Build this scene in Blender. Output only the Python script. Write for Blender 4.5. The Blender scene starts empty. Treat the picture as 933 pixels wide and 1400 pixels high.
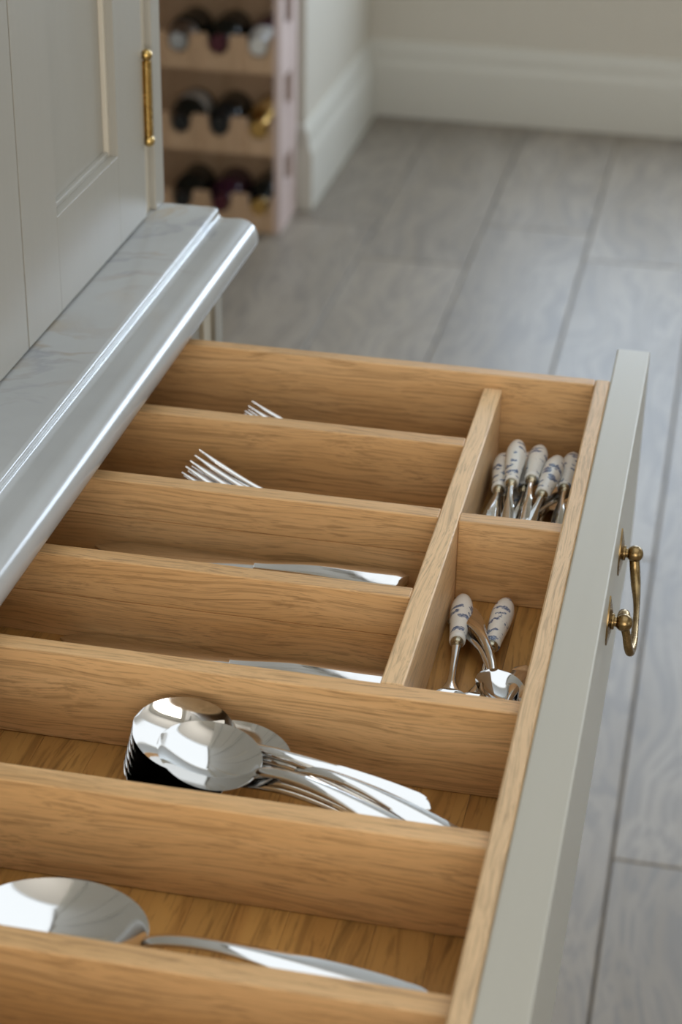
import bpy, bmesh, math, random
from mathutils import Vector, Matrix
random.seed(7)
SC = bpy.context.scene
COL = SC.collection
R = math.radians

# ---------------------------------------------------------------- camera
cd = bpy.data.cameras.new('camera'); cam = bpy.data.objects.new('camera', cd); COL.objects.link(cam)
cd.sensor_fit = 'VERTICAL'; cd.sensor_height = 36.0; cd.lens = 2659.95 / 1400 * 36.0
cam.matrix_world = Matrix(((0.978148, -0.112542, 0.174816, 0.068798),
                           (0.207272, 0.462003, -0.862318, -1.153168),
                           (0.016282, 0.879709, 0.475234, 0.521545),
                           (0, 0, 0, 1)))
cd.clip_start = 0.05; cd.clip_end = 60
cd.dof.use_dof = True; cd.dof.focus_distance = 1.05; cd.dof.aperture_fstop = 9.0
SC.camera = cam
# ---------------------------------------------------------------- world, daylight, exposure
W = bpy.data.worlds.new('sky'); SC.world = W; W.use_nodes = True
bg = W.node_tree.nodes['Background']; bg.inputs[0].default_value = (0.80, 0.90, 1.0, 1); bg.inputs[1].default_value = 0.8
SC.view_settings.view_transform = 'Standard'; SC.view_settings.look = 'None'
SC.view_settings.exposure = 0.33; SC.view_settings.gamma = 1.0
try: SC.view_settings.use_curve_mapping = False
except Exception: pass
# window openings of the room, the rear one made up: (wall, lo, hi, z0, z1)
WIN_BACK = [(-0.50, 0.45, -0.45, 1.30), (0.85, 2.40, 0.30, 1.15)]
WIN_RIGHT = (-2.2, -0.6, -0.10, 1.30)
REAR_FILL_OPENING = (-0.7, 1.5, -0.10, 1.30)  # added opening behind the camera, lets fill light in
XL, XR, YN, YF, ZF, ZC = -1.32, 3.0, -2.9, 3.325, -0.85, 1.65
def window_light(name, loc, rot, sx, sy, power, col=(0.80, 0.90, 1.0)):
    l = bpy.data.lights.new(name, 'AREA'); l.shape = 'RECTANGLE'; l.size = sx; l.size_y = sy
    l.energy = power; l.color = col
    o = bpy.data.objects.new(name, l); COL.objects.link(o); o.location = loc; o.rotation_euler = rot
    return o
window_light('daylight_tall_back_window', (-0.025, YF + 0.12, 0.425), (R(-90), 0, 0), 0.95, 1.75, 25, (0.66, 0.81, 1.0))
window_light('daylight_wide_back_window', (1.625, YF + 0.12, 0.725), (R(-90), 0, 0), 1.55, 0.85, 42, (0.69, 0.83, 1.0))
window_light('daylight_right_window', (XR + 0.12, -1.4, 0.60), (0, R(90), 0), 1.40, 1.6, 3)
TOP_FILL_OPENING = (-0.60, 1.40, -1.40, 0.80)           # ceiling opening made up for extra light from above: x0, x1, y0, y1
window_light('added_top_fill', (0.40, -0.30, ZC + 0.16), (0, 0, 0), 2.0, 2.2, 5.2, (1.0, 0.97, 0.92))  # added overhead fill, lifts the upward faces
window_light('added_rear_fill', (0.4, YN - 0.12, 0.60), (R(90), 0, 0), 2.2, 1.40, 36, (1.0, 0.93, 0.84))  # added warm fill for the faces turned towards the camera

# ---------------------------------------------------------------- helpers
def link(o, parent=None):
    COL.objects.link(o)
    if parent is not None: o.parent = parent
    return o
def obj(name, verts, faces, mat, parent=None, smooth=False, auto=None):
    me = bpy.data.meshes.new(name); me.from_pydata([tuple(v) for v in verts], [], faces)
    me.materials.append(mat)
    if smooth:
        for p in me.polygons: p.use_smooth = True
    me.update()
    o = bpy.data.objects.new(name, me)
    if auto is not None: me.set_sharp_from_angle(angle=R(auto))
    return link(o, parent)
def bobj(name, bm, mat, parent=None, smooth=False, auto=None):
    bmesh.ops.recalc_face_normals(bm, faces=bm.faces)
    me = bpy.data.meshes.new(name); bm.to_mesh(me); bm.free(); me.materials.append(mat)
    if smooth:
        for p in me.polygons: p.use_smooth = True
        if auto is not None: me.set_sharp_from_angle(angle=R(auto))
    return link(bpy.data.objects.new(name, me), parent)
def add_box(bm, a, b, bev=0.0, seg=1):
    r = bmesh.ops.create_cube(bm, size=1.0); vs = r['verts']
    c = [(a[i] + b[i]) / 2 for i in range(3)]; s = [abs(b[i] - a[i]) for i in range(3)]
    for v in vs: v.co = Vector((c[0] + v.co.x * s[0], c[1] + v.co.y * s[1], c[2] + v.co.z * s[2]))
    if bev > 0:
        es = list({e for v in vs for e in v.link_edges})
        bmesh.ops.bevel(bm, geom=es, offset=bev, segments=seg, affect='EDGES', profile=0.5)
def box(name, a, b, mat, parent=None, bev=0.0, seg=1):
    bm = bmesh.new(); add_box(bm, a, b, bev, seg)
    return bobj(name, bm, mat, parent)
def extrude_profile(name, prof, axis, lo, hi, mat, parent=None, smooth=True, auto=35):
    """prof: closed polygon of 2-D points; axis 'y': (x,z) along y; axis 'x': (y,z) along x"""
    n = len(prof); vs = []
    for t in (lo, hi):
        for p in prof: vs.append((p[0], t, p[1]) if axis == 'y' else (t, p[0], p[1]))
    bm = bmesh.new(); bv = [bm.verts.new(v) for v in vs]
    for i in range(n):
        j = (i + 1) % n; bm.faces.new((bv[i], bv[j], bv[n + j], bv[n + i]))
    bm.faces.new(bv[:n]); bm.faces.new(bv[n:])
    return bobj(name, bm, mat, parent, smooth, auto)
def lathe_bm(bm, prof, M, seg=24):
    """prof: list of (r, h) along local z, placed by matrix M"""
    rings = []
    for r, h in prof:
        if r < 1e-6: rings.append([bm.verts.new(M @ Vector((0, 0, h)))])
        else: rings.append([bm.verts.new(M @ Vector((r * math.cos(2 * math.pi * k / seg), r * math.sin(2 * math.pi * k / seg), h))) for k in range(seg)])
    for a, b in zip(rings[:-1], rings[1:]):
        for k in range(seg):
            l = (k + 1) % seg
            if len(a) == 1 and len(b) == 1: continue
            if len(a) == 1: bm.faces.new((a[0], b[k], b[l]))
            elif len(b) == 1: bm.faces.new((a[k], a[l], b[0]))
            else: bm.faces.new((a[k], a[l], b[l], b[k]))
    for rg, flip in ((rings[0], True), (rings[-1], False)):
        if len(rg) > 1: bm.faces.new(rg[::-1] if flip else rg)
def lathe(name, prof, mat, parent=None, M=Matrix(), seg=24, auto=40):
    bm = bmesh.new(); lathe_bm(bm, prof, M, seg)
    return bobj(name, bm, mat, parent, True, auto)
def empty(name, loc=(0, 0, 0)):
    o = bpy.data.objects.new(name, None); o.empty_display_size = 0.02; o.location = loc
    return link(o)
def tag(o, label, cat=None, group=None, kind=None):
    if label: o['label'] = label
    if cat: o['category'] = cat
    if group: o['group'] = group
    if kind: o['kind'] = kind
    return o
def struct(o): o['kind'] = 'structure'; return o
def copy_tree(o, parent=None):
    c = o.copy(); COL.objects.link(c); c.parent = parent
    for ch in [k for k in o.children]: copy_tree(ch, c)
    return c

# ---------------------------------------------------------------- materials
def base_mat(name, rough=0.5, color=(0.8, 0.8, 0.8), metal=0.0, spec=0.5, coat=0.0):
    m = bpy.data.materials.new(name); m.use_nodes = True
    b = m.node_tree.nodes['Principled BSDF']
    b.inputs['Base Color'].default_value = (*color, 1); b.inputs['Roughness'].default_value = rough
    b.inputs['Metallic'].default_value = metal; b.inputs['Specular IOR Level'].default_value = spec
    if coat: b.inputs['Coat Weight'].default_value = coat; b.inputs['Coat Roughness'].default_value = 0.08
    return m, m.node_tree, b
class NT:
    def __init__(s, nt): s.nt = nt
    def n(s, typ, **kw):
        nd = s.nt.nodes.new(typ)
        for k, v in kw.items(): setattr(nd, k, v)
        return nd
    def l(s, a, b): s.nt.links.new(a, b)
    def coords(s, scale, jitter=True, kind='Object', rot=(0, 0, 0)):
        tc = s.n('ShaderNodeTexCoord'); mp = s.n('ShaderNodeMapping'); mp.inputs['Scale'].default_value = scale
        mp.inputs['Rotation'].default_value = rot
        src = tc.outputs[kind]
        if jitter:
            oi = s.n('ShaderNodeObjectInfo'); mu = s.n('ShaderNodeVectorMath', operation='SCALE')
            cx = s.n('ShaderNodeCombineXYZ')
            for i, k in enumerate((3.1, 7.7, 5.3)):
                m = s.n('ShaderNodeMath', operation='MULTIPLY'); m.inputs[1].default_value = k
                s.l(oi.outputs['Random'], m.inputs[0]); s.l(m.outputs[0], cx.inputs[i])
            ad = s.n('ShaderNodeVectorMath', operation='ADD'); s.l(src, ad.inputs[0]); s.l(cx.outputs[0], ad.inputs[1])
            src = ad.outputs[0]
        s.l(src, mp.inputs[0]); return mp.outputs[0]
    def noise(s, vec, scale, detail=3, rough=0.5, dist=0.0):
        n = s.n('ShaderNodeTexNoise'); n.inputs['Scale'].default_value = scale; n.inputs['Detail'].default_value = detail
        n.inputs['Roughness'].default_value = rough; n.inputs['Distortion'].default_value = dist
        s.l(vec, n.inputs['Vector']); return n.outputs['Fac']
    def ramp(s, fac, stops, mode='LINEAR'):
        r = s.n('ShaderNodeValToRGB'); e = r.color_ramp.elements; r.color_ramp.interpolation = mode
        while len(e) < len(stops): e.new(0.5)
        for k, (p, c) in zip(e, stops): k.position = p; k.color = (*c, 1) if len(c) == 3 else c
        s.l(fac, r.inputs[0]); return r.outputs[0]
    def mix(s, fac, a, b, mode='MIX'):
        m = s.n('ShaderNodeMix', data_type='RGBA', blend_type=mode)
        for sk, v in ((m.inputs[0], fac), (m.inputs[6], a), (m.inputs[7], b)):
            if hasattr(v, 'is_linked') or hasattr(v, 'links'): s.l(v, sk)
            elif isinstance(v, (int, float)): sk.default_value = v
            else: sk.default_value = (*v, 1)
        return m.outputs[2]
    def bump(s, h, strength, dist, bsdf):
        b = s.n('ShaderNodeBump'); b.inputs['Strength'].default_value = strength; b.inputs['Distance'].default_value = dist
        s.l(h, b.inputs['Height']); s.l(b.outputs[0], bsdf.inputs['Normal'])
def oak(name, axis, light, dark, rough=0.42, ring=620.0, coat=0.0):
    m, nt, b = base_mat(name, rough, light, spec=0.36, coat=coat)
    t = NT(nt)
    def sc(along, across): return tuple(along if i == 'xyz'.index(axis) else across for i in range(3))
    base = t.coords((1, 1, 1))
    wn = t.n('ShaderNodeTexNoise'); wn.inputs['Scale'].default_value = 1.0; wn.inputs['Detail'].default_value = 2.0
    mpw = t.n('ShaderNodeMapping'); mpw.inputs['Scale'].default_value = sc(7, 26); t.l(base, mpw.inputs[0]); t.l(mpw.outputs[0], wn.inputs['Vector'])
    warp = t.n('ShaderNodeVectorMath', operation='MULTIPLY_ADD'); warp.inputs[1].default_value = sc(0.0, 0.020)
    t.l(wn.outputs['Color'], warp.inputs[0]); t.l(base, warp.inputs[2])
    def streak(along, across, det=3, rough=0.55):
        mp = t.n('ShaderNodeMapping'); mp.inputs['Scale'].default_value = sc(along, across); t.l(warp.outputs[0], mp.inputs[0])
        return t.noise(mp.outputs[0], 1.0, det, rough)
    low = streak(3, 45, 2)
    mid = streak(5, ring, 3, 0.6)
    fine = streak(34, ring * 2.2, 3, 0.6)
    tone = t.ramp(low, [(0.30, dark), (0.70, light)])
    dk = tuple(v * 0.55 for v in dark)
    lines = t.ramp(mid, [(0.0, (0.85,) * 3), (0.36, (0.62,) * 3), (0.50, (0.08,) * 3), (1.0, (0, 0, 0))])
    c = t.mix(lines, tone, dk)
    pore = t.ramp(fine, [(0.0, (0, 0, 0)), (0.34, (0, 0, 0)), (0.46, (1, 1, 1)), (1, (1, 1, 1))])
    pf = t.n('ShaderNodeMath', operation='MULTIPLY_ADD'); pf.inputs[1].default_value = -0.48; pf.inputs[2].default_value = 0.48
    t.l(pore, pf.inputs[0])
    c = t.mix(pf.outputs[0], c, tuple(v * 0.40 for v in dark))
    # board-to-board tone
    oi = t.n('ShaderNodeObjectInfo'); hs = t.n('ShaderNodeHueSaturation')
    mr = t.n('ShaderNodeMapRange'); mr.inputs[3].default_value = 0.92; mr.inputs[4].default_value = 1.08
    t.l(oi.outputs['Random'], mr.inputs[0]); t.l(mr.outputs[0], hs.inputs['Value']); t.l(c, hs.inputs['Color'])
    t.l(hs.outputs[0], b.inputs['Base Color'])
    t.bump(pore, 0.12, 0.0004, b)
    return m
OAK_L, OAK_D = (0.76, 0.475, 0.225), (0.63, 0.36, 0.145)
M_oakx = oak('oak along x', 'x', OAK_L, OAK_D)
M_oaky = oak('oak along y', 'y', (0.80, 0.55, 0.305), (0.74, 0.49, 0.255), 0.42, 700)
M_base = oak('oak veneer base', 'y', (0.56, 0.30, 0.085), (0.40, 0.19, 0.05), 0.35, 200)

def paint(name, col, rough=0.38, brush='z'):
    m, nt, b = base_mat(name, rough, col, spec=0.45); t = NT(nt)
    sc = {'z': (90, 160, 4), 'y': (160, 4, 160)}[brush]
    n = t.noise(t.coords(sc, jitter=False), 1.0, 2, 0.5)
    c = t.mix(t.ramp(n, [(0.3, (0, 0, 0)), (0.7, (1, 1, 1))]), tuple(v * 0.99 for v in col), tuple(min(1, v * 1.01) for v in col))
    t.l(c, b.inputs['Base Color']); t.bump(n, 0.025, 0.0004, b)
    return m
M_paint = paint('cream eggshell paint', (0.385, 0.36, 0.305))
M_bead = paint('warm cream paint', (0.62, 0.56, 0.45))
M_front = paint('stone grey drawer paint', (0.455, 0.425, 0.35), 0.30, 'y')
M_wall = paint('wall paint', (0.64, 0.59, 0.50), 0.6)
M_skirt = paint('skirting paint', (0.63, 0.60, 0.525), 0.4, 'y')
M_ceil, _, _ = base_mat('ceiling paint', 0.8, (0.82, 0.81, 0.78))

def marble():
    m, nt, b = base_mat('veined white marble', 0.17, (0.6, 0.6, 0.6), spec=0.6); t = NT(nt)
    v0 = t.coords((1, 1, 1), jitter=False)
    warp = t.n('ShaderNodeTexNoise'); warp.inputs['Scale'].default_value = 7; warp.inputs['Detail'].default_value = 4
    t.l(v0, warp.inputs['Vector'])
    mx = t.n('ShaderNodeVectorMath', operation='MULTIPLY_ADD'); mx.inputs[1].default_value = (0.22, 0.22, 0.22)
    t.l(warp.outputs['Color'], mx.inputs[0]); t.l(v0, mx.inputs[2])
    mp = t.n('ShaderNodeMapping'); mp.inputs['Rotation'].default_value = (0, 0, R(38)); mp.inputs['Scale'].default_value = (5.5, 15, 10)
    t.l(mx.outputs[0], mp.inputs[0])
    vn = t.noise(mp.outputs[0], 1.0, 5, 0.55)
    line = t.ramp(vn, [(0.0, (0, 0, 0)), (0.455, (0, 0, 0)), (0.492, (1, 1, 1)), (0.508, (1, 1, 1)), (0.55, (0, 0, 0))])
    patch = t.ramp(t.noise(v0, 6.0, 2), [(0.47, (0, 0, 0)), (0.66, (1, 1, 1))])
    f = t.n('ShaderNodeMath', operation='MULTIPLY'); t.l(line, f.inputs[0]); t.l(patch, f.inputs[1])
    f2 = t.n('ShaderNodeMath', operation='MULTIPLY'); t.l(f.outputs[0], f2.inputs[0]); f2.inputs[1].default_value = 0.75
    tint = t.ramp(t.noise(v0, 18, 2), [(0.4, (0.26, 0.27, 0.29)), (0.62, (0.40, 0.31, 0.18))])
    cloud = t.ramp(t.noise(v0, 9, 4, 0.6), [(0.3, (0.38, 0.385, 0.375)), (0.7, (0.44, 0.445, 0.435))])
    t.l(t.mix(f2.outputs[0], cloud, tint), b.inputs['Base Color'])
    return m
M_marble = marble()

def floor_wood():
    m, nt, b = base_mat('grey washed oak plank', 0.44, (0.35, 0.33, 0.31), spec=0.55); t = NT(nt)
    base = t.coords((1, 1, 1))
    wn = t.n('ShaderNodeTexNoise'); wn.inputs['Scale'].default_value = 1.0; wn.inputs['Detail'].default_value = 1.0
    mpw = t.n('ShaderNodeMapping'); mpw.inputs['Scale'].default_value = (7, 2.6, 7); t.l(base, mpw.inputs[0]); t.l(mpw.outputs[0], wn.inputs['Vector'])
    warp = t.n('ShaderNodeVectorMath', operation='MULTIPLY_ADD'); warp.inputs[1].default_value = (0.22, 0.0, 0.22)
    t.l(wn.outputs['Color'], warp.inputs[0]); t.l(base, warp.inputs[2])
    def streak(along, across, det=3, rough=0.55):
        mp = t.n('ShaderNodeMapping'); mp.inputs['Scale'].default_value = (across, along, across); t.l(warp.outputs[0], mp.inputs[0])
        return t.noise(mp.outputs[0], 1.0, det, rough)
    low = streak(1.2, 12, 2); mid = streak(1.5, 75, 2); fine = t.noise(t.coords((420, 9, 420)), 1.0, 3, 0.6)
    tone = t.ramp(low, [(0.3, (0.25, 0.205, 0.152)), (0.7, (0.335, 0.283, 0.222))])
    f = t.ramp(mid, [(0.0, (0.85,) * 3), (0.42, (0.6,) * 3), (0.53, (0.04,) * 3), (1, (0, 0, 0))])
    c = t.mix(f, tone, (0.18, 0.155, 0.13))
    g = t.ramp(fine, [(0.35, (0.22,) * 3), (0.55, (0, 0, 0))])
    c = t.mix(g, c, (0.19, 0.165, 0.14))
    oi = t.n('ShaderNodeObjectInfo'); hs = t.n('ShaderNodeHueSaturation')
    mr = t.n('ShaderNodeMapRange'); mr.inputs[3].default_value = 0.86; mr.inputs[4].default_value = 1.10
    t.l(oi.outputs['Random'], mr.inputs[0]); t.l(mr.outputs[0], hs.inputs['Value']); t.l(c, hs.inputs['Color'])
    t.l(hs.outputs[0], b.inputs['Base Color']); t.bump(fine, 0.08, 0.0006, b)
    return m
M_floor = floor_wood()
M_sub, _, _ = base_mat('dark joint', 0.9, (0.10, 0.09, 0.08))

def steel():
    m, nt, b = base_mat('polished cutlery steel', 0.07, (0.72, 0.71, 0.69), 1.0); t = NT(nt)
    n = t.noise(t.coords((1, 1, 1)), 90, 3, 0.6)
    t.l(t.ramp(n, [(0.35, (0.05, 0.05, 0.05)), (0.75, (0.13, 0.13, 0.13))]), b.inputs['Roughness'])
    return m
M_steel = steel()
def brass(name, lo, hi, r0, r1):
    m, nt, b = base_mat(name, 0.25, hi, 1.0); t = NT(nt)
    n = t.noise(t.coords((1, 1, 1), jitter=False), 120, 3, 0.6)
    t.l(t.ramp(n, [(0.3, lo), (0.7, hi)]), b.inputs['Base Color'])
    t.l(t.ramp(n, [(0.3, (r0,) * 3), (0.7, (r1,) * 3)]), b.inputs['Roughness'])
    return m
M_antique = brass('antique brass', (0.20, 0.13, 0.055), (0.36, 0.245, 0.11), 0.22, 0.32)
M_hinge = brass('polished brass', (0.42, 0.27, 0.08), (0.62, 0.42, 0.15), 0.20, 0.30)
M_collar = brass('dull nickel collar', (0.36, 0.32, 0.22), (0.62, 0.57, 0.45), 0.22, 0.35)

def porcelain():
    m, nt, b = base_mat('blue printed porcelain', 0.18, (0.7, 0.68, 0.63), spec=0.5, coat=0.3); t = NT(nt)
    vec = t.coords((1, 1, 1))
    nz = t.n('ShaderNodeTexNoise'); nz.inputs['Scale'].default_value = 330; nz.inputs['Detail'].default_value = 2
    t.l(vec, nz.inputs['Vector'])
    mx = t.n('ShaderNodeVectorMath', operation='MULTIPLY_ADD'); mx.inputs[1].default_value = (0.0065, 0.0065, 0.0065)
    t.l(nz.outputs['Color'], mx.inputs[0]); t.l(vec, mx.inputs[2])
    mp = t.n('ShaderNodeMapping'); mp.inputs['Rotation'].default_value = (0.25, 0.2, R(24)); mp.inputs['Scale'].default_value = (185, 92, 92)
    t.l(mx.outputs[0], mp.inputs[0])
    vo = t.n('ShaderNodeTexVoronoi', feature='F1'); vo.inputs['Scale'].default_value = 1.0; vo.inputs['Randomness'].default_value = 0.85
    t.l(mp.outputs[0], vo.inputs['Vector'])
    motif = t.ramp(vo.outputs['Distance'], [(0.0, (1, 1, 1)), (0.335, (1, 1, 1)), (0.375, (0, 0, 0))])
    det = t.ramp(t.noise(vec, 1000, 3, 0.7), [(0.38, (0.045, 0.075, 0.15)), (0.50, (0.11, 0.16, 0.27)), (0.62, (0.42, 0.44, 0.47))])
    specks = t.ramp(t.noise(vec, 1500, 1), [(0.70, (0.70, 0.68, 0.62)), (0.78, (0.34, 0.37, 0.43))])
    t.l(t.mix(motif, specks, det), b.inputs['Base Color'])
    return m
M_porc = porcelain()

def rackwood(name, light, dark):
    m, nt, b = base_mat(name, 0.6, light); t = NT(nt)
    n = t.noise(t.coords((40, 40, 5)), 1.0, 3)
    t.l(t.ramp(n, [(0.3, dark), (0.7, light)]), b.inputs['Base Color']); return m
M_rack = rackwood('weathered rack timber', (0.60, 0.40, 0.25), (0.48, 0.31, 0.18))
M_rackside = rackwood('window-lit limed rack side timber', (0.70, 0.56, 0.51), (0.55, 0.42, 0.38))  # limed timber, its pale pinkish tone also holds painted-in window light
M_glass, _, _ = base_mat('dark bottle glass', 0.08, (0.012, 0.014, 0.012), spec=0.6)
M_glass2, _, _ = base_mat('plum bottle glass', 0.08, (0.05, 0.015, 0.03), spec=0.6)
M_amber, _, _ = base_mat('amber bottle glass', 0.1, (0.45, 0.25, 0.08), spec=0.6)
M_foil_s, _, _ = base_mat('silver foil', 0.3, (0.55, 0.56, 0.58), 1.0)
M_foil_g, _, _ = base_mat('gold foil', 0.3, (0.75, 0.48, 0.16), 1.0)
M_foil_k, _, _ = base_mat('black foil', 0.35, (0.02, 0.02, 0.02), 0.2)
M_foil_w, _, _ = base_mat('white foil', 0.4, (0.7, 0.68, 0.64), 0.1)
M_foil_r, _, _ = base_mat('dark red foil', 0.35, (0.09, 0.02, 0.03), 0.3)
M_label, _, _ = base_mat('paper label', 0.7, (0.62, 0.60, 0.55))

# ================================================================ the setting
def wall_with_opening(name, horiz, at, lo, hi, wlo, whi, wz0, wz1, thick):
    """a wall with one window opening; horiz 'x' runs along x at y=at, 'y' runs along y at x=at"""
    bm = bmesh.new()
    def seg(a, b, z0, z1):
        if horiz == 'x': add_box(bm, (a, at, z0), (b, at + thick, z1))
        else: add_box(bm, (at, a, z0), (at + thick, b, z1))
    seg(lo, wlo, ZF, ZC); seg(whi, hi, ZF, ZC); seg(wlo, whi, ZF, wz0); seg(wlo, whi, wz1, ZC)
    return struct(bobj(name, bm, M_wall))
bm = bmesh.new()
(ax0, ax1, az0, az1), (bx0, bx1, bz0, bz1) = WIN_BACK
for p, q in (((XL, ZF), (ax0, ZC)), ((ax0, ZF), (ax1, az0)), ((ax0, az1), (ax1, ZC)), ((ax1, ZF), (bx0, ZC)), ((bx0, ZF), (bx1, bz0)), ((bx0, bz1), (bx1, ZC)), ((bx1, ZF), (XR, ZC))):
    add_box(bm, (p[0], YF, p[1]), (q[0], YF + 0.10, q[1]))
struct(bobj('wall_back', bm, M_wall))
wall_with_opening('wall_right', 'y', XR, YN, YF, *WIN_RIGHT, 0.10)
wall_with_opening('wall_rear', 'x', YN - 0.10, XL, XR, *REAR_FILL_OPENING, 0.10)
struct(box('wall_left', (XL - 0.10, YN, ZF), (XL, YF, ZC), M_wall))
struct(box('wall_nib', (XL, 2.632, ZF), (-0.789, YF, ZC), M_wall))          # the short return the rack stands against
bm = bmesh.new(); kx0, kx1, ky0, ky1 = TOP_FILL_OPENING
for a, b in (((XL - 0.1, YN - 0.1), (kx0, YF + 0.1)), ((kx1, YN - 0.1), (XR + 0.1, YF + 0.1)), ((kx0, YN - 0.1), (kx1, ky0)), ((kx0, ky1), (kx1, YF + 0.1))):
    add_box(bm, (*a, ZC), (*b, ZC + 0.15))
struct(bobj('ceiling', bm, M_ceil))
def window(n, horiz, at, lo, hi, z0, z1):
    bm = bmesh.new()
    def seg(a, b, za, zb, d0=0.02, d1=0.07):
        if horiz == 'x': add_box(bm, (a, at + d0, za), (b, at + d1, zb))
        else: add_box(bm, (at + d0, a, za), (at + d1, b, zb))
    t = 0.05
    seg(lo, lo + t, z0, z1); seg(hi - t, hi, z0, z1); seg(lo + t, hi - t, z0, z0 + t); seg(lo + t, hi - t, z1 - t, z1)
    k = 2 if hi - lo < 1.2 else 3
    for i in range(1, k):
        x = lo + (hi - lo) * i / k; seg(x - 0.02, x + 0.02, z0 + t, z1 - t)
    struct(bobj('window_%d' % n, bm, M_paint))
window(1, 'x', YF, *WIN_BACK[0]); window(4, 'x', YF, *WIN_BACK[1]); window(2, 'y', XR, *WIN_RIGHT); window(3, 'x', YN - 0.10, *REAR_FILL_OPENING)  # the rear frame stands in the added fill opening

floor = struct(box('floor', (XL - 0.1, YN - 0.1, ZF - 0.05), (XR + 0.1, YF + 0.1, ZF - 0.006), M_sub))
PW = 0.2165
joints = {0: [-1.3, 0.609, 2.62], -1: [-0.5, 1.30, 2.47], -2: [-1.1, 0.9, 2.62], -3: [-0.4, 1.2, 2.376], -4: [-1.4, 0.5, 2.55]}
for k in range(-6, 14):
    x0 = 0.028 + PW * k; x1 = x0 + PW
    if x1 < XL or x0 > XR: continue
    js = joints.get(k) or sorted([(-1.9 + random.random() * 1.2), (0.2 + random.random() * 1.0), (1.9 + random.random())])
    ys = [YN] + list(js) + [YF]
    for a, b in zip(ys[:-1], ys[1:]):
        g = 0.0009
        box('floor_plank', (max(x0, XL) + g, a + g, ZF - 0.0062), (min(x1, XR) - g, b - g, ZF), M_floor, floor, 0.0019)
# skirting: profile (distance from wall, height)
SK = [(0.0, 0.0), (0.020, 0.0), (0.020, 0.118), (0.0185, 0.124), (0.0145, 0.130), (0.013, 0.140), (0.0125, 0.152),
      (0.010, 0.162), (0.0065, 0.170), (0.004, 0.176), (0.0, 0.177)]
struct(extrude_profile('baseboard_back', [(YF - d, ZF + h) for d, h in SK], 'x', -0.789, XR, M_skirt))
struct(extrude_profile('baseboard_left', [(-0.789 + d, ZF + h) for d, h in SK], 'y', 2.612, YF, M_skirt))
struct(extrude_profile('baseboard_nib', [(2.632 - d, ZF + h) for d, h in SK], 'x', XL, -0.789, M_skirt))

# ================================================================ wine rack against the short wall
RX1, RX0, RYF, RYB = -0.800, -1.205, 2.457, 2.608
rows = [(-0.853 + 0.003, -0.776), (-0.690, -0.619), (-0.526, -0.457), (-0.366, -0.297), (-0.206, -0.137)]
rack = tag(empty('wine_rack', (RX1, RYF, ZF)), 'tall timber wine rack holding bottles, against the short pale wall', 'wine rack')
rack_inv = Matrix.Translation((-RX1, -RYF, -ZF))
def rk(o): o.parent = rack; o.matrix_parent_inverse = rack_inv; return o
CELL = 0.080
cols = [-0.844 - CELL * i for i in range(5)]
def notch_rail(name, y0, y1, z0, z1, depth, hw):
    pts = [(RX0 + 0.012, z0), (RX1 - 0.012, z0), (RX1 - 0.012, z1)]
    for c in cols:
        pts.append((c + hw, z1))
        for i in range(1, 8):
            a = math.pi * i / 8; pts.append((c + hw * math.cos(a), z1 - depth * math.sin(a) ** 0.7))
        pts.append((c - hw, z1))
    pts.append((RX0 + 0.012, z1))
    bm = bmesh.new()
    f = [bm.verts.new((p[0], y0, p[1])) for p in pts]; g = [bm.verts.new((p[0], y1, p[1])) for p in pts]
    n = len(pts)
    for i in range(n): j = (i + 1) % n; bm.faces.new((f[i], f[j], g[j], g[i]))
    bm.faces.new(f); bm.faces.new(g)
    return rk(bobj(name, bm, M_rack))
for z0, z1 in rows:
    notch_rail('front_rail', RYF, RYF + 0.016, z0, z1, 0.039, 0.024)
    rk(box('shelf', (RX0 + 0.012, RYF + 0.016, z0 + 0.006), (RX1 - 0.012, RYB - 0.008, z0 + 0.016), M_rack))
    for c in cols[:-1]:
        rk(box('cell_batten', (c - CELL / 2 - 0.006, RYF - 0.005, z0 + 0.001), (c - CELL / 2 + 0.006, RYF, z1), M_rack))
rk(box('back_panel', (RX0 + 0.012, RYB - 0.008, ZF), (RX1 - 0.012, RYB, -0.05), M_rack))
for x0, x1, m in ((RX1 - 0.012, RX1, M_rackside), (RX0, RX0 + 0.012, M_rackside)):
    rk(box('side_post', (x0, RYF, ZF), (x1, RYF + 0.042, -0.05), m))
    rk(box('side_post', (x0, RYB - 0.042, ZF), (x1, RYB, -0.05), m))
    zs = [ZF] + [v for r in rows for v in r] + [-0.05]
    lo = ZF
    for i, (z0, z1) in enumerate(rows):
        rk(box('side_slat', (x0 + 0.0005, RYF + 0.042, max(ZF, z0 - 0.014)), (x1 - 0.0005, RYB - 0.042, z1 + 0.012), m))
    rk(box('side_slat', (x0 + 0.0005, RYF + 0.042, -0.10), (x1 - 0.0005, RYB - 0.042, -0.05), m))
rk(box('top_board', (RX0, RYF, -0.05), (RX1, RYB, -0.035), M_rack))
Bp = [(0, 0), (0.030, 0.0), (0.0355, 0.004), (0.0355, 0.075), (0.034, 0.084), (0.026, 0.096), (0.017, 0.106), (0.0145, 0.118)]
Cp = [(0.0150, 0.108), (0.0150, 0.118), (0.0148, 0.132), (0.016, 0.133), (0.016, 0.139), (0.0, 0.140)]
Cp_wide = [(0.0300, 0.090), (0.0265, 0.0965), (0.0178, 0.1065), (0.0158, 0.118), (0.0158, 0.131), (0.017, 0.133), (0.017, 0.139), (0.0, 0.140)]
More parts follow.
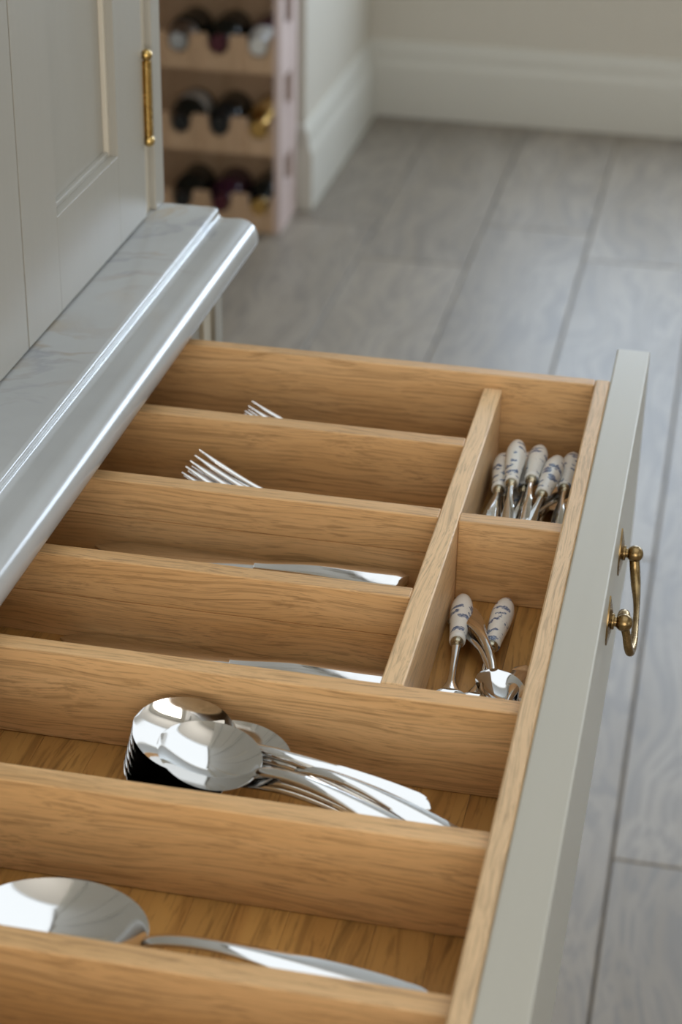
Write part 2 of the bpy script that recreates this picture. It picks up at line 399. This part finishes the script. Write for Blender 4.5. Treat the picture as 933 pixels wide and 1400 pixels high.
def bottle(col, row, glass, foil, label, wide=False, lab=False):
    z1 = rows[row][0] + 0.016 + 0.0355
    r = tag(empty('wine_bottle', (cols[col], RYB - 0.009, z1)), label, 'bottle', 'bottles lying in the wine rack')
    M = Matrix.Rotation(R(90), 4, 'X')
    lathe('body', Bp, glass, r, M, 20); lathe('capsule', Cp_wide if wide else Cp, foil, r, M, 20)
    if lab: lathe('paper_label', [(0.0357, 0.02), (0.0359, 0.021), (0.0359, 0.066), (0.0357, 0.067)], M_label, r, M, 20)
bottle(2, 2, M_glass, M_foil_s, 'bottle with wide silver foil, leftmost in view on the upper rack row', True)
bottle(1, 2, M_glass, M_foil_r, 'dark bottle between the silver foiled and the plum bottle, upper row')
bottle(0, 2, M_glass2, M_foil_w, 'plum bottle with white foil at the right of the upper rack row', True)
bottle(2, 1, M_glass, M_foil_k, 'black bottle at the left of the middle rack row', False, True)
bottle(1, 1, M_glass, M_foil_k, 'black bottle beside the gold foiled bottle, middle rack row', True)
bottle(0, 1, M_amber, M_foil_g, 'amber bottle with gold foil on the middle rack row', True)
bottle(2, 0, M_glass, M_foil_k, 'dark bottle at the left of the lowest rack row')
bottle(1, 0, M_glass2, M_foil_r, 'dark red foiled bottle in the middle of the lowest rack row')
bottle(0, 0, M_glass, M_foil_g, 'dark bottle with thin gold foil, right end of lowest rack row')

# ================================================================ cabinets and worktop
YE, YS = 0.163, -0.95                 # far and near end of the run of cabinets
XF, ZT = -0.3366, 0.0390              # upper face, marble top
# marble worktop
prof = [(-0.95, 0.0042), (-0.95, ZT), (-0.2965, ZT), (-0.2944, ZT - 0.0006), (-0.2936, ZT - 0.0022), (-0.2932, ZT - 0.0038)]
for i in range(1, 7):
    a = R(90 * i / 6); prof.append((-0.2932 + 0.0048 * (1 - math.cos(a)), ZT - 0.0038 - 0.0038 * math.sin(a)))
for i in range(0, 15):
    a = R(96 - 14 * i * 1.0); cxn, czn, rr = -0.2773, 0.0182, 0.0140
    prof.append((cxn + rr * math.cos(a), czn + rr * math.sin(a)))
prof = [p for p in prof if p[1] >= 0.0041]
prof.append((prof[-1][0] - 0.001, 0.0042))
top = extrude_profile('marble_worktop', prof, 'y', -1.0, 0.1602, M_marble, auto=60)
tag(top, 'polished white marble worktop with moulded front edge and grey veins', 'worktop')
# lower cabinet carcass (face frame under the marble)
XB = -0.291
low = tag(empty('base_cabinet', (XB, YE, ZF)), 'cream painted base cabinet below the marble worktop', 'cabinet')
low_inv = Matrix.Translation((-XB, -YE, -ZF))
def lo_(o): o.parent = low; o.matrix_parent_inverse = low_inv; return o
lo_(box('corner_post', (XB - 0.022, 0.139, ZF + 0.1), (XB, 0.1585, 0.0036), M_paint, bev=0.0008))
lo_(box('bead', (XB - 0.022, 0.118, ZF + 0.1), (XB - 0.003, 0.139, 0.0036), M_bead, bev=0.0008))
lo_(box('stile', (XB - 0.022, 0.066, ZF + 0.1), (XB - 0.006, 0.118, 0.0036), M_paint))
lo_(box('rail', (XB - 0.022, -0.76, -0.20), (XB - 0.003, 0.066, -0.145), M_paint))
lo_(box('stile', (XB - 0.022, YS, ZF + 0.1), (XB - 0.003, -0.76, 0.0036), M_paint))
lo_(box('side_panel', (-0.93, 0.139, ZF + 0.1), (XB - 0.022, 0.157, 0.0036), M_paint))
lo_(box('side_panel', (-0.93, YS, ZF + 0.1), (XB - 0.022, YS + 0.018, 0.0036), M_paint))
lo_(box('back_panel', (-0.948, YS, ZF + 0.1), (-0.93, 0.157, 0.0036), M_paint))
lo_(box('plinth', (-0.93, YS, ZF), (XB - 0.05, 0.15, ZF + 0.1), M_paint))
for i in range(2):
    d = lo_(box('lower_drawer_front', (XB - 0.020, -0.757, -0.455 - 0.255 * i + 0.0), (XB - 0.001, 0.063, -0.205 - 0.255 * i), M_paint, bev=0.001))
# upper dresser cabinet standing on the marble
up = tag(empty('dresser_cabinet', (XF, YE, ZT)), 'cream painted dresser cabinet with panelled doors standing on the marble', 'cabinet')
up_inv = Matrix.Translation((-XF, -YE, -ZT))
def up_(o): o.parent = up; o.matrix_parent_inverse = up_inv; return o
ZU = 0.95
up_(box('side_panel', (-0.70, 0.1432, ZT + 0.0005), (XF - 0.02, 0.1612, ZU), M_paint))
up_(box('back_panel', (-0.712, YS, ZT + 0.0005), (-0.70, 0.1612, ZU), M_paint))
up_(box('face_stile', (XF - 0.02, 0.1425, ZT + 0.0003), (XF + 0.0015, 0.1632, ZU), M_paint, bev=0.001, seg=2))
up_(box('bead', (XF - 0.02, 0.1265, ZT + 0.0003), (XF - 0.0035, 0.1425, ZU), M_bead))
up_(box('top_board', (-0.70, YS, ZU), (XF + 0.02, 0.1632, ZU + 0.02), M_paint))
up_(box('base_board', (-0.70, YS, ZT + 0.0003), (XF - 0.024, 0.1265, ZT + 0.012), M_paint))
def cab_door(y0, y1, zb, zt, st=0.060, rb=0.0635):
    """inset shaker door with a recessed panel; y1 is the far edge"""
    d = up_(box('door', (XF - 0.016, y0 + st - 0.008, zb + rb - 0.008), (XF - 0.0092, y1 - st + 0.008, zt - st + 0.008), M_paint))
    def sub(name, a, b, m=M_paint, bev=0.0003):
        o = box(name, a, b, m, d, bev); return o
    sub('stile', (XF - 0.02, y0, zb), (XF, y0 + st, zt)); sub('stile', (XF - 0.02, y1 - st, zb), (XF, y1, zt))
    sub('rail', (XF - 0.02, y0 + st, zb), (XF, y1 - st, zb + rb)); sub('rail', (XF - 0.02, y0 + st, zt - st), (XF - 0.00005, y1 - st, zt))
    # small stuck moulding round the panel
    k = 0.0035
    sub('moulding', (XF - 0.0092, y1 - st - k, zb + rb), (XF - 0.0055, y1 - st, zt - st), M_bead)
    sub('moulding', (XF - 0.0092, y0 + st, zb + rb), (XF - 0.0055, y0 + st + k, zt - st), M_bead)
    sub('moulding', (XF - 0.0092, y0 + st + k, zb + rb), (XF - 0.0055, y1 - st - k, zb + rb + k), M_paint)
    return d
cab_door(-0.1205, 0.1235, ZT + 0.0022, ZU - 0.003)
cab_door(-0.3680, -0.1222, ZT + 0.0022, ZU - 0.003)
cab_door(-0.6160, -0.3700, ZT + 0.0022, ZU - 0.003)
cab_door(-0.8600, -0.6180, ZT + 0.0022, ZU - 0.003)
up_(box('face_stile', (XF - 0.02, YS, ZT + 0.0003), (XF, -0.8620, ZU), M_paint, bev=0.001))
# brass butt hinge with ball finials
def hinge(yc, z0, z1):
    xh = XF + 0.0020
    h = up_(lathe('hinge', [(0, z0 + 0.005), (0.0024, z0 + 0.005), (0.0024, z1 - 0.005), (0, z1 - 0.005)], M_hinge, None, Matrix.Translation((xh, yc, 0)), 16))
    seg = (z1 - z0 - 0.0150) / 5
    for i in range(5):
        a = z0 + 0.0075 + seg * i; r = 0.0033
        lathe('knuckle', [(0.0, a + 0.0001), (r - 0.0001, a + 0.0001), (r, a + 0.0002), (r, a + seg - 0.0002), (r - 0.0001, a + seg - 0.0001), (0, a + seg - 0.0001)], M_hinge, h, Matrix.Translation((xh, yc, 0)), 18, 30)
    for zc, s in ((z0 + 0.0034, -1), (z1 - 0.0034, 1)):
        pr = [(0, zc - 0.0042)] + [(0.0042 * math.sin(math.pi * i / 10), zc - 0.0042 * math.cos(math.pi * i / 10)) for i in range(1, 10)] + [(0, zc + 0.0042)]
        lathe('finial', pr, M_hinge, h, Matrix.Translation((xh, yc, 0)), 18, 80)
    add = bmesh.new(); add_box(add, (XF - 0.010, yc - 0.0045, z0 + 0.007), (XF + 0.0006, yc - 0.0025, z1 - 0.007))
    bobj('leaf', add, M_hinge, h)
hinge(0.1278, 0.0925, 0.1605)
hinge(0.1278, 0.74, 0.808)

# ================================================================ the open drawer
DR = tag(empty('cutlery_drawer', (0, 0, -0.075)), 'open oak cutlery drawer with dividers and stone grey painted front', 'drawer')
dr_inv = Matrix.Translation((0, 0, 0.075))
def dr(o): o.parent = DR; o.matrix_parent_inverse = dr_inv; return o
TS, XO, HD, HB = 0.010, 0.0098, -0.0093, -0.0612
YD0 = -0.690                                     # near side inner face
XBK = -0.50
dr(box('side_panel', (XBK, 0.0, -0.075), (0.0, TS, 0.0), M_oakx, bev=0.0008))
dr(box('side_panel', (XBK, YD0 - TS, -0.075), (0.0, YD0, 0.0), M_oakx, bev=0.0008))
dr(box('inner_front', (0.0002, YD0 - TS, -0.075), (XO, TS, 0.0), M_oaky, bev=0.0010))
dr(box('back_panel', (XBK - 0.012, YD0 - TS, -0.075), (XBK, TS, 0.0), M_oaky, bev=0.0008))
XL0, XL1 = -0.0710, -0.0592
def divider(y0, y1, x0, x1, split=None):
    d = dr(box('divider', (x0, y0, HB if split is None else split), (x1, y1, HD), M_oakx, bev=0.0006))
    if split is not None:                        # lower board glued on below
        box('lower_board', (x0, y0 + 0.0001, HB), (x1, y1 - 0.0001, split), M_oakx, d)
for y0, y1, sp_ in ((-0.0889, -0.0770, None), (-0.1834, -0.1716, -0.0335), (-0.2750, -0.2640, -0.0345)): divider(y0, y1, XBK, XL0 - 0.0001, sp_)
dr(box('long_divider', (XL0, -0.3587, HB), (XL1, -0.0002, HD + 0.00005), M_oaky, bev=0.0007))
divider(-0.1843, -0.1734, XL1 + 0.0001, -0.0002)
for y0, y1 in ((-0.3704, -0.3588), (-0.4770, -0.4645), (-0.5834, -0.5711)): divider(y0, y1, XBK, -0.0002)
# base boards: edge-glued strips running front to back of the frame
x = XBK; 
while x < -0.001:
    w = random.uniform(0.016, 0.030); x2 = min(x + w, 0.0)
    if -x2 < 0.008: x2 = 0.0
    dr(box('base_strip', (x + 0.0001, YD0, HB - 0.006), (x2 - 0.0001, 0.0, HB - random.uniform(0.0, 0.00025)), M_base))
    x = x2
# painted front
FY0, FY1, FZ0, FZ1, FT = -0.752, 0.0622, -0.140, 0.0007, 0.0220
front = dr(box('painted_front', (XO, FY0, FZ0), (XO + FT, FY1, FZ1), M_front, bev=0.0011, seg=2))
XS = XO + FT
# swan-neck handle (two fixings, hanging bail)
def tube(name, pts, rads, mat, parent, seg=16):
    bm = bmesh.new(); n = len(pts); rings = []
    P = [Vector(p) for p in pts]
    prev = None
    for i in range(n):
        t = (P[min(i + 1, n - 1)] - P[max(i - 1, 0)]).normalized()
        u = Vector((1, 0, 0)) if prev is None else prev
        u = (u - t * u.dot(t)).normalized(); prev = u; v = t.cross(u)
        rx, ry = rads[i] if isinstance(rads[i], tuple) else (rads[i], rads[i])
        rings.append([bm.verts.new(P[i] + u * rx * math.cos(2 * math.pi * k / seg) + v * ry * math.sin(2 * math.pi * k / seg)) for k in range(seg)])
    for a, b in zip(rings[:-1], rings[1:]):
        for k in range(seg): l = (k + 1) % seg; bm.faces.new((a[k], a[l], b[l], b[k]))
    bm.faces.new(rings[0]); bm.faces.new(rings[-1])
    return bobj(name, bm, mat, parent, True, 60)
def smooth_path(ctrl, rad, n=64):
    P = [Vector(c) for c in ctrl]; out = []; rr = []
    m = len(P) - 1
    for i in range(n + 1):
        u = i / n * m; k = min(int(u), m - 1); f = u - k
        p0, p1, p2, p3 = P[max(k - 1, 0)], P[k], P[k + 1], P[min(k + 2, m)]
        out.append(0.5 * ((2 * p1) + (p2 - p0) * f + (2 * p0 - 5 * p1 + 4 * p2 - p3) * f * f + (3 * p1 - p0 - 3 * p2 + p3) * f ** 3))
        rr.append(rad[k] * (1 - f) + rad[k + 1] * f)
    return out, rr
HY1, HY2, HZ = -0.1440, -0.2230, -0.0400
XBL = 0.0408                                     # ball centre
ctrl = [(0.0404, -0.1440, -0.0410), (0.0419, -0.1470, -0.0494), (0.0433, -0.1530, -0.0553), (0.0448, -0.1630, -0.0587), (0.0458, -0.1750, -0.0609),
        (0.0464, -0.1890, -0.0625), (0.0466, -0.2030, -0.0632), (0.0462, -0.2130, -0.0627), (0.0454, -0.2195, -0.0605), (0.0440, -0.2225, -0.0540), (0.0428, -0.2230, -0.0476), (0.0406, -0.2230, -0.0400)]
pts, rads = smooth_path(ctrl, [0.0030, 0.0031, 0.0029, 0.0022, 0.0018, 0.0019, 0.0024, 0.0026, 0.0026, 0.0025, 0.0024, 0.0026], 88)
hd = dr(tube('handle', pts, rads, M_antique, None)); tag(hd, 'antique brass swan neck handle')
for hy in (HY1, HY2):
    MX = Matrix.Translation((XS, hy, HZ)) @ Matrix.Rotation(R(90), 4, 'Y')
    # pointed lens-shaped back plate
    bm = bmesh.new(); ring0 = []; ring1 = []; ring2 = []
    for i in range(32):
        a = 2 * math.pi * i / 32; ca, sa = math.cos(a), math.sin(a)
        yy = 0.0095 * math.copysign(abs(ca) ** 1.5, ca); zz = 0.0160 * math.copysign(abs(sa) ** 1.25, sa)
        ring0.append(bm.verts.new((XS, hy + yy, HZ + zz))); ring1.append(bm.verts.new((XS + 0.0008, hy + yy, HZ + zz)))
        ring2.append(bm.verts.new((XS + 0.0026, hy + yy * 0.36, HZ + zz * 0.36)))
    for i in range(32):
        j = (i + 1) % 32
        bm.faces.new((ring0[i], ring0[j], ring1[j], ring1[i])); bm.faces.new((ring1[i], ring1[j], ring2[j], ring2[i]))
    bm.faces.new(ring2); bm.faces.new(ring0[::-1])
    bobj('back_plate', bm, M_antique, hd, True, 30)
    lathe('post', [(0, 0.0020), (0.0042, 0.0020), (0.0046, 0.0024), (0.0046, 0.0034), (0.0042, 0.0038), (0.0028, 0.0037), (0.0028, 0.0055), (0, 0.0055)], M_antique, hd, MX, 20)
    pr = [(0.0, 0.0090 - 0.0050)] + [(0.0050 * math.sin(math.pi * i / 12), 0.0090 - 0.0050 * math.cos(math.pi * i / 12)) for i in range(1, 12)] + [(0, 0.0090 + 0.0050)]
    lathe('ball', pr, M_antique, hd, MX, 24, 80)
    if hy == HY1: continue
    # turned-back tip of the bail on the far side of its pivot
    MT = Matrix.Translation((XBL - 0.0006, hy + 0.0040, HZ + 0.0010)) @ Matrix.Rotation(R(-90), 4, 'X')
    lathe('bail_tip', [(0, -0.002), (0.0036, -0.002), (0.0037, 0.001), (0.0034, 0.0035), (0.0022, 0.0052), (0, 0.0058)], M_antique, hd, MT, 18, 80)

# ================================================================ cutlery
def strip_mesh(name, st, mat, parent, M=11, close0=True, close1=True, cupped=False):
    """loft along local x: st = (x, y, z, halfwidth, cup, thickness); the edges stand cup above the centre line"""
    bm = bmesh.new(); rings = []; n = len(st)
    for i, (x, y, z, w, cup, th) in enumerate(st):
        a = st[max(i - 1, 0)]; b = st[min(i + 1, n - 1)]
        t = Vector((b[0] - a[0], 0, b[2] - a[2])).normalized(); nn = Vector((-t.z, 0, t.x))
        if cupped: nn = Vector((0, 0, 1))
        c = Vector((x, y, z)); ring = []
        for k in range(M):
            v = -1 + 2 * k / (M - 1); h = cup * v * v + th / 2 * ((1 - v ** 4) if cupped else (1 - v * v) * 1.25)
            ring.append(bm.verts.new(c + Vector((0, v * w, 0)) + nn * h))
        for k in range(M - 1, -1, -1):
            v = -1 + 2 * k / (M - 1); h = cup * v * v - th / 2 * (1 - 0.6 * v ** 4)
            ring.append(bm.verts.new(c + Vector((0, v * w * 0.985, 0)) + nn * h))
        rings.append(ring)
    K = len(rings[0])
    for a, b in zip(rings[:-1], rings[1:]):
        for k in range(K): l = (k + 1) % K; bm.faces.new((a[k], a[l], b[l], b[k]))
    if close0: bm.faces.new(rings[0])
    if close1: bm.faces.new(rings[-1])
    return bobj(name, bm, mat, parent, True, 75)
def sstep(a, b, x):
    t = max(0, min(1, (x - a) / (b - a))); return t * t * (3 - 2 * t)
def handle_stations(x0, L, z0, rise, zend, wn, we, th, n=56):
    st = []
    for i in range(n + 1):
        u = math.sin(i / n * math.pi / 2)
        z = z0 + rise * math.sin(math.pi * min(1, u * 1.12) ** 0.72) * (1 - 0.25 * u) + zend * u * u
        w = wn + (we - wn) * sstep(0.25, 0.88, u)
        if u > 0.90: w *= math.sqrt(max(0.0, 1 - ((u - 0.90) / 0.10) ** 2)) * 0.97 + 0.03
        st.append((x0 + L * u, 0, z, w, 0.0, th * (1.35 - 0.5 * sstep(0.1, 0.6, u))))
    return st
def bowl_stations(L, Wd, D, wn, th, n=64):
    """paraboloid bowl with a slightly egg-shaped outline, tip at x=0"""
    st = []; end = math.pi - math.asin(min(0.9, wn / (1.08 * Wd)))
    xe = (1 - math.cos(end)) / 2
    for i in range(n + 1):
        a = 0.04 + (end - 0.04) * i / n
        w = Wd * math.sin(a) * (1 - 0.08 * math.cos(a)); d = D * math.sin(a) ** 2
        st.append((L * (1 - math.cos(a)) / 2 / xe, 0, -d, w, d, th))
    return st
def make_spoon(name, L=0.157, Lb=0.054, Wd=0.0195, D=0.0100, wn=0.0030, we=0.0064, rise=0.011, zend=-0.005):
    r = empty(name)
    strip_mesh('bowl', bowl_stations(Lb, Wd, D, wn, 0.0013), M_steel, r, 31, cupped=True)
    strip_mesh('handle', handle_stations(Lb - 0.0006, L - Lb, 0, rise, zend, wn, we, 0.0022), M_steel, r, 9)
    return r
def make_fork(name, L=0.147, Lt=0.044, hw=0.0118, wn=0.003, we=0.0085):
    r = empty(name)
    for k in range(4):
        yc = (-1.5 + k) * (2 * hw - 0.0032) / 3
        st = []
        for i in range(15):
            u = i / 14; xx = Lt * u
            w = 0.0006 + 0.0016 * sstep(0, 0.3, u)
            st.append((xx, yc, 0.0150 * (1 - u) ** 1.25 - 0.002 * u, w, 0, 0.0008 + 0.0010 * sstep(0, .4, u)))
        strip_mesh('tine', st, M_steel, r, 5)
    hs = []
    for i in range(13):
        u = i / 12; w = hw + (wn - hw) * sstep(0.15, 1, u)
        hs.append((Lt - 0.0005 + 0.026 * u, 0, -0.002 + 0.004 * u * u, w, 0.0, 0.0018))
    strip_mesh('head', hs, M_steel, r, 9)
    x0 = Lt + 0.025
    strip_mesh('handle', handle_stations(x0, L - x0, 0.002, 0.006, -0.004, wn, we, 0.0022), M_steel, r, 9)
    return r
def make_knife(name, L=0.190, Lb=0.098):
    r = empty(name)
    st = []
    for i in range(25):
        u = i / 24; w = 0.0095 * min(1, (u / 0.16)) ** 0.5 if u < 0.16 else 0.0095 - 0.003 * sstep(0.5, 1, u)
        st.append((Lb * u, 0.0, 0.0, max(w, 0.0008), 0, 0.0014 + 0.0016 * u))
    strip_mesh('blade', st, M_steel, r, 9)
    st = []
    for i in range(31):
        u = i / 30; w = 0.0048 + 0.0050 * sstep(0.0, 0.85, u)
        if u > 0.92: w *= math.sqrt(max(0, 1 - ((u - 0.92) / 0.08) ** 2)) * 0.9 + 0.1
        st.append((Lb - 0.001 + (L - Lb) * u, 0, 0, w, 0, (0.0032 + 0.0046 * sstep(0, 0.45, u)) if u < .95 else 0.0056))
    strip_mesh('handle', st, M_steel, r, 11)
    return r
def pose(o, tip, end, roll=0.0):
    """put local origin at tip with local +x towards end, rolled about its own length"""
    a, b = Vector(tip), Vector(end); x = (b - a).normalized()
    y = Vector((0, 0, 1)).cross(x).normalized(); z = x.cross(y)
    Mx = Matrix((x, y, z)).transposed().to_4x4()
    o.matrix_world = Matrix.Translation(a) @ Mx @ Matrix.Rotation(R(roll), 4, 'X')
    return o
# --- dessert spoons nested in the fifth compartment
sp = make_spoon('dessert_spoon')
G5 = 'dessert spoons piled in one compartment'
nest = [((-0.1915 + 0.0006 * i, -0.3985 + 0.0016 * i, -0.0475 + 0.0038 * i), (-0.0290 + 0.0012 * i, -0.4140 - 0.0015 * i, -0.0530 + 0.0037 * i), 32) for i in range(6)]
names5 = ['lowest spoon of the nested dessert spoon stack', 'second spoon from the bottom of the nested stack', 'third spoon from the bottom of the nested stack',
          'fourth spoon from the bottom of the nested stack', 'second spoon from the top of the nested stack', 'topmost rear spoon of the nested stack, rim against the oak divider']
first = True
def put(proto, used, tip, end, roll, label, cat, group):
    o = proto if not used else copy_tree(proto)
    pose(o, tip, end, roll); tag(o, label, cat, group); return o
for i, (a, b, rl) in enumerate(nest):
    put(sp, i > 0, a, b, rl, names5[i], 'spoon', G5)
put(sp, True, (-0.1680, -0.4120, -0.0200), (-0.0150, -0.4570, -0.0310), 16, 'bright dessert spoon lying askew on top of the nested spoons', 'spoon', G5)
put(sp, True, (-0.1580, -0.3985, -0.0270), (-0.0030, -0.4330, -0.0430), 14, 'dessert spoon shifted towards the drawer front beside the nested stack', 'spoon', G5)
put(sp, True, (-0.1700, -0.4370, -0.0490), (-0.0080, -0.4420, -0.0540), 0, 'dessert spoon lowest by the near divider of the spoon compartment', 'spoon', G5)
# --- serving spoon in the nearest compartment
sv = make_spoon('serving_spoon', 0.212, 0.082, 0.027, 0.013, 0.0036, 0.0110, 0.0090, -0.004)
pose(sv, (-0.2220, -0.5245, -0.0440), (-0.0065, -0.5410, -0.0440), 8)
tag(sv, 'large serving spoon alone in the nearest compartment', 'spoon')
# --- knives
kn = make_knife('table_knife')
put(kn, False, (-0.2650, -0.2855, -0.0565), (-0.0750, -0.2860, -0.0560), 0, 'table knife alone in the compartment before the spoons, blade against the divider', 'knife', 'table knives')
put(kn, True, (-0.2760, -0.2010, -0.0570), (-0.0840, -0.1970, -0.0560), 0, 'lower of the two stacked knives in the middle compartment', 'knife', 'table knives')
put(kn, True, (-0.2740, -0.1960, -0.0480), (-0.0830, -0.1950, -0.0465), 0, 'upper of the two stacked knives in the middle compartment, handle end rounded', 'knife', 'table knives')
# --- forks
fk = make_fork('table_fork')
put(fk, False, (-0.2400, -0.1200, -0.0480), (-0.0900, -0.1330, -0.0540), 0, 'lower table fork in the second compartment', 'fork', 'table forks in the second compartment')
put(fk, True, (-0.2385, -0.1170, -0.0420), (-0.0900, -0.1350, -0.0480), 6, 'upper table fork in the second compartment, tines raised', 'fork', 'table forks in the second compartment')
put(fk, True, (-0.2370, -0.1150, -0.0385), (-0.0900, -0.1360, -0.0520), 6, 'topmost fork in the second compartment, turned towards the far divider', 'fork', 'table forks in the second compartment')
put(fk, True, (-0.2260, -0.0320, -0.0480), (-0.0900, -0.0420, -0.0540), 0, 'lower fork in the farthest compartment', 'fork', 'forks in the farthest compartment')
put(fk, True, (-0.2240, -0.0290, -0.0430), (-0.0900, -0.0420, -0.0490), 5, 'upper fork in the farthest compartment', 'fork', 'forks in the farthest compartment')
# --- porcelain handled tea cutlery; local +x runs from the porcelain end to the bowl
def make_porc(name, blade=False):
    r = empty(name)
    LH = 0.056; pr = [(0, 0)]
    for i in range(1, 25):
        u = i / 24
        rad = 0.0065 * (math.sin(math.pi * min(0.5, (u / 0.36) * 0.5)) ** 0.45 if u < 0.36 else 1 - 0.30 * sstep(0.36, 1.05, u))
        pr.append((rad, LH * u))
    pr.append((0.0034, LH + 0.0006)); pr.append((0, LH + 0.0006))
    MX = Matrix.Rotation(R(90), 4, 'Y')
    lathe('porcelain_handle', pr, M_porc, r, MX, 24, 80)
    lathe('collar', [(0, LH), (0.0036, LH), (0.0037, LH + 0.0012), (0.0034, LH + 0.0032), (0.0028, LH + 0.0040), (0, LH + 0.0040)], M_collar, r, MX, 18)
    st = []
    if blade:                                    # slim flat spreader blade
        for i in range(33):
            u = i / 32; w = 0.0021 + 0.0024 * sstep(0.15, 0.6, u)
            if u > 0.9: w *= math.sqrt(max(0.0, 1 - ((u - 0.9) / 0.1) ** 2)) * 0.9 + 0.1
            st.append((LH + 0.002 + 0.062 * u, 0, -0.003 * u * u, w, 0, 0.0024 - 0.0012 * u))
        strip_mesh('blade', st, M_steel, r, 9)
        return r
    LS = 0.050
    for i in range(19):
        u = i / 18
        w = 0.0026 - 0.0006 * math.sin(math.pi * u) + 0.0020 * sstep(0.75, 1, u)
        st.append((LH + 0.002 + LS * u, 0, -0.0035 * math.sin(math.pi * u) * 0.4 - 0.0015 * u, w, 0, 0.0024 - 0.0008 * u))
    strip_mesh('stem', st, M_steel, r, 9)
    x0 = LH + LS + 0.0015
    b = [(x0 + 0.030 - s_[0], s_[1], s_[2] - 0.0015, s_[3], s_[4], s_[5]) for s_ in bowl_stations(0.030, 0.0108, 0.0045, 0.0040, 0.0012, 24)][::-1]
    strip_mesh('bowl', b, M_steel, r, 15, cupped=True)
    return r
pc = make_porc('porcelain_handled_spoon'); pk = make_porc('porcelain_handled_spreader', True)
GA, GB = 'porcelain handled spoons in the near front cell', 'porcelain handled spreaders crowded in the far front cell'
first = [False]
def porc(tip, end, label, group, roll=0):
    put(pc, first[0], tip, end, roll, label, 'spoon', group); first[0] = True
porc((-0.0525, -0.1930, -0.0535), (-0.0475, -0.2536, -0.0490), 'porcelain handled spoon lying beside the long divider, near front cell', GA)
porc((-0.0275, -0.1915, -0.0535), (-0.0287, -0.2471, -0.0500), 'slanting porcelain handled spoon leaning towards the drawer front, near front cell', GA)
B = [((-0.0515, -0.0302, -0.0420), (-0.0480, -0.0849, -0.0380), 'leftmost porcelain handle in the crowded far cell'),
     ((-0.0431, -0.0327, -0.0300), (-0.0399, -0.0925, -0.0310), 'tallest porcelain handle rising highest in the crowded far cell'),
     ((-0.0371, -0.0158, -0.0470), (-0.0337, -0.0714, -0.0430), 'porcelain handle half hidden behind the tallest one'),
     ((-0.0294, -0.0215, -0.0380), (-0.0289, -0.0778, -0.0330), 'porcelain handle just right of the tallest one, far cell'),
     ((-0.0154, -0.0434, -0.0330), (-0.0198, -0.1014, -0.0310), 'widest leaning porcelain handle, second from the drawer front'),
     ((-0.0075, -0.0208, -0.0410), (-0.0082, -0.0768, -0.0370), 'porcelain handle against the drawer front in the crowded cell'),
     ((-0.0380, -0.0445, -0.0545), (-0.0357, -0.0944, -0.0535), 'low porcelain handle lying beneath the others on the cell floor'),
     ((-0.0510, -0.0080, -0.0545), (-0.0475, -0.0628, -0.0520), 'porcelain handle hidden behind the leftmost one, only a sliver showing')]
for n_, (a, b, lb) in enumerate(B): put(pk, n_ > 0, a, b, 35 if n_ % 2 else -25, lb, 'spreader', GB)
# --- small plain teaspoons
ts = make_spoon('teaspoon', 0.118, 0.038, 0.0130, 0.0065, 0.0024, 0.0078, 0.006, -0.003)
GT = 'plain steel teaspoons'
tsu = [False]
def tea(tip, end, label, roll=0, size=1.0):
    o = put(ts, tsu[0], tip, end, roll, label, 'teaspoon', GT); tsu[0] = True
    o.matrix_world = o.matrix_world @ Matrix.Scale(size, 4)
tea((-0.0085, -0.3130, -0.0520), (-0.0500, -0.2150, -0.0560), 'lower steel teaspoon of the crossed pair under the porcelain handle')
tea((-0.0110, -0.3100, -0.0460), (-0.0475, -0.2130, -0.0510), 'upper steel teaspoon of the crossed pair, bowl near the drawer front', 6)
tea((-0.0170, -0.3480, -0.0535), (-0.0085, -0.2550, -0.0530), 'teaspoon mostly hidden below the drawer front, only its end showing', 0, 0.79)
tea((-0.0440, -0.0200, -0.0535), (-0.0505, -0.1350, -0.0430), 'teaspoon with flat handle end showing beside the long divider, crowded cell', 25)
tea((-0.0460, -0.1590, -0.0540), (-0.0075, -0.0650, -0.0430), 'teaspoon lying across the bottom of the crowded cell')
tea((-0.0140, -0.0400, -0.0540), (-0.0240, -0.1450, -0.0500), 'teaspoon with handle towards the cross divider, crowded cell')
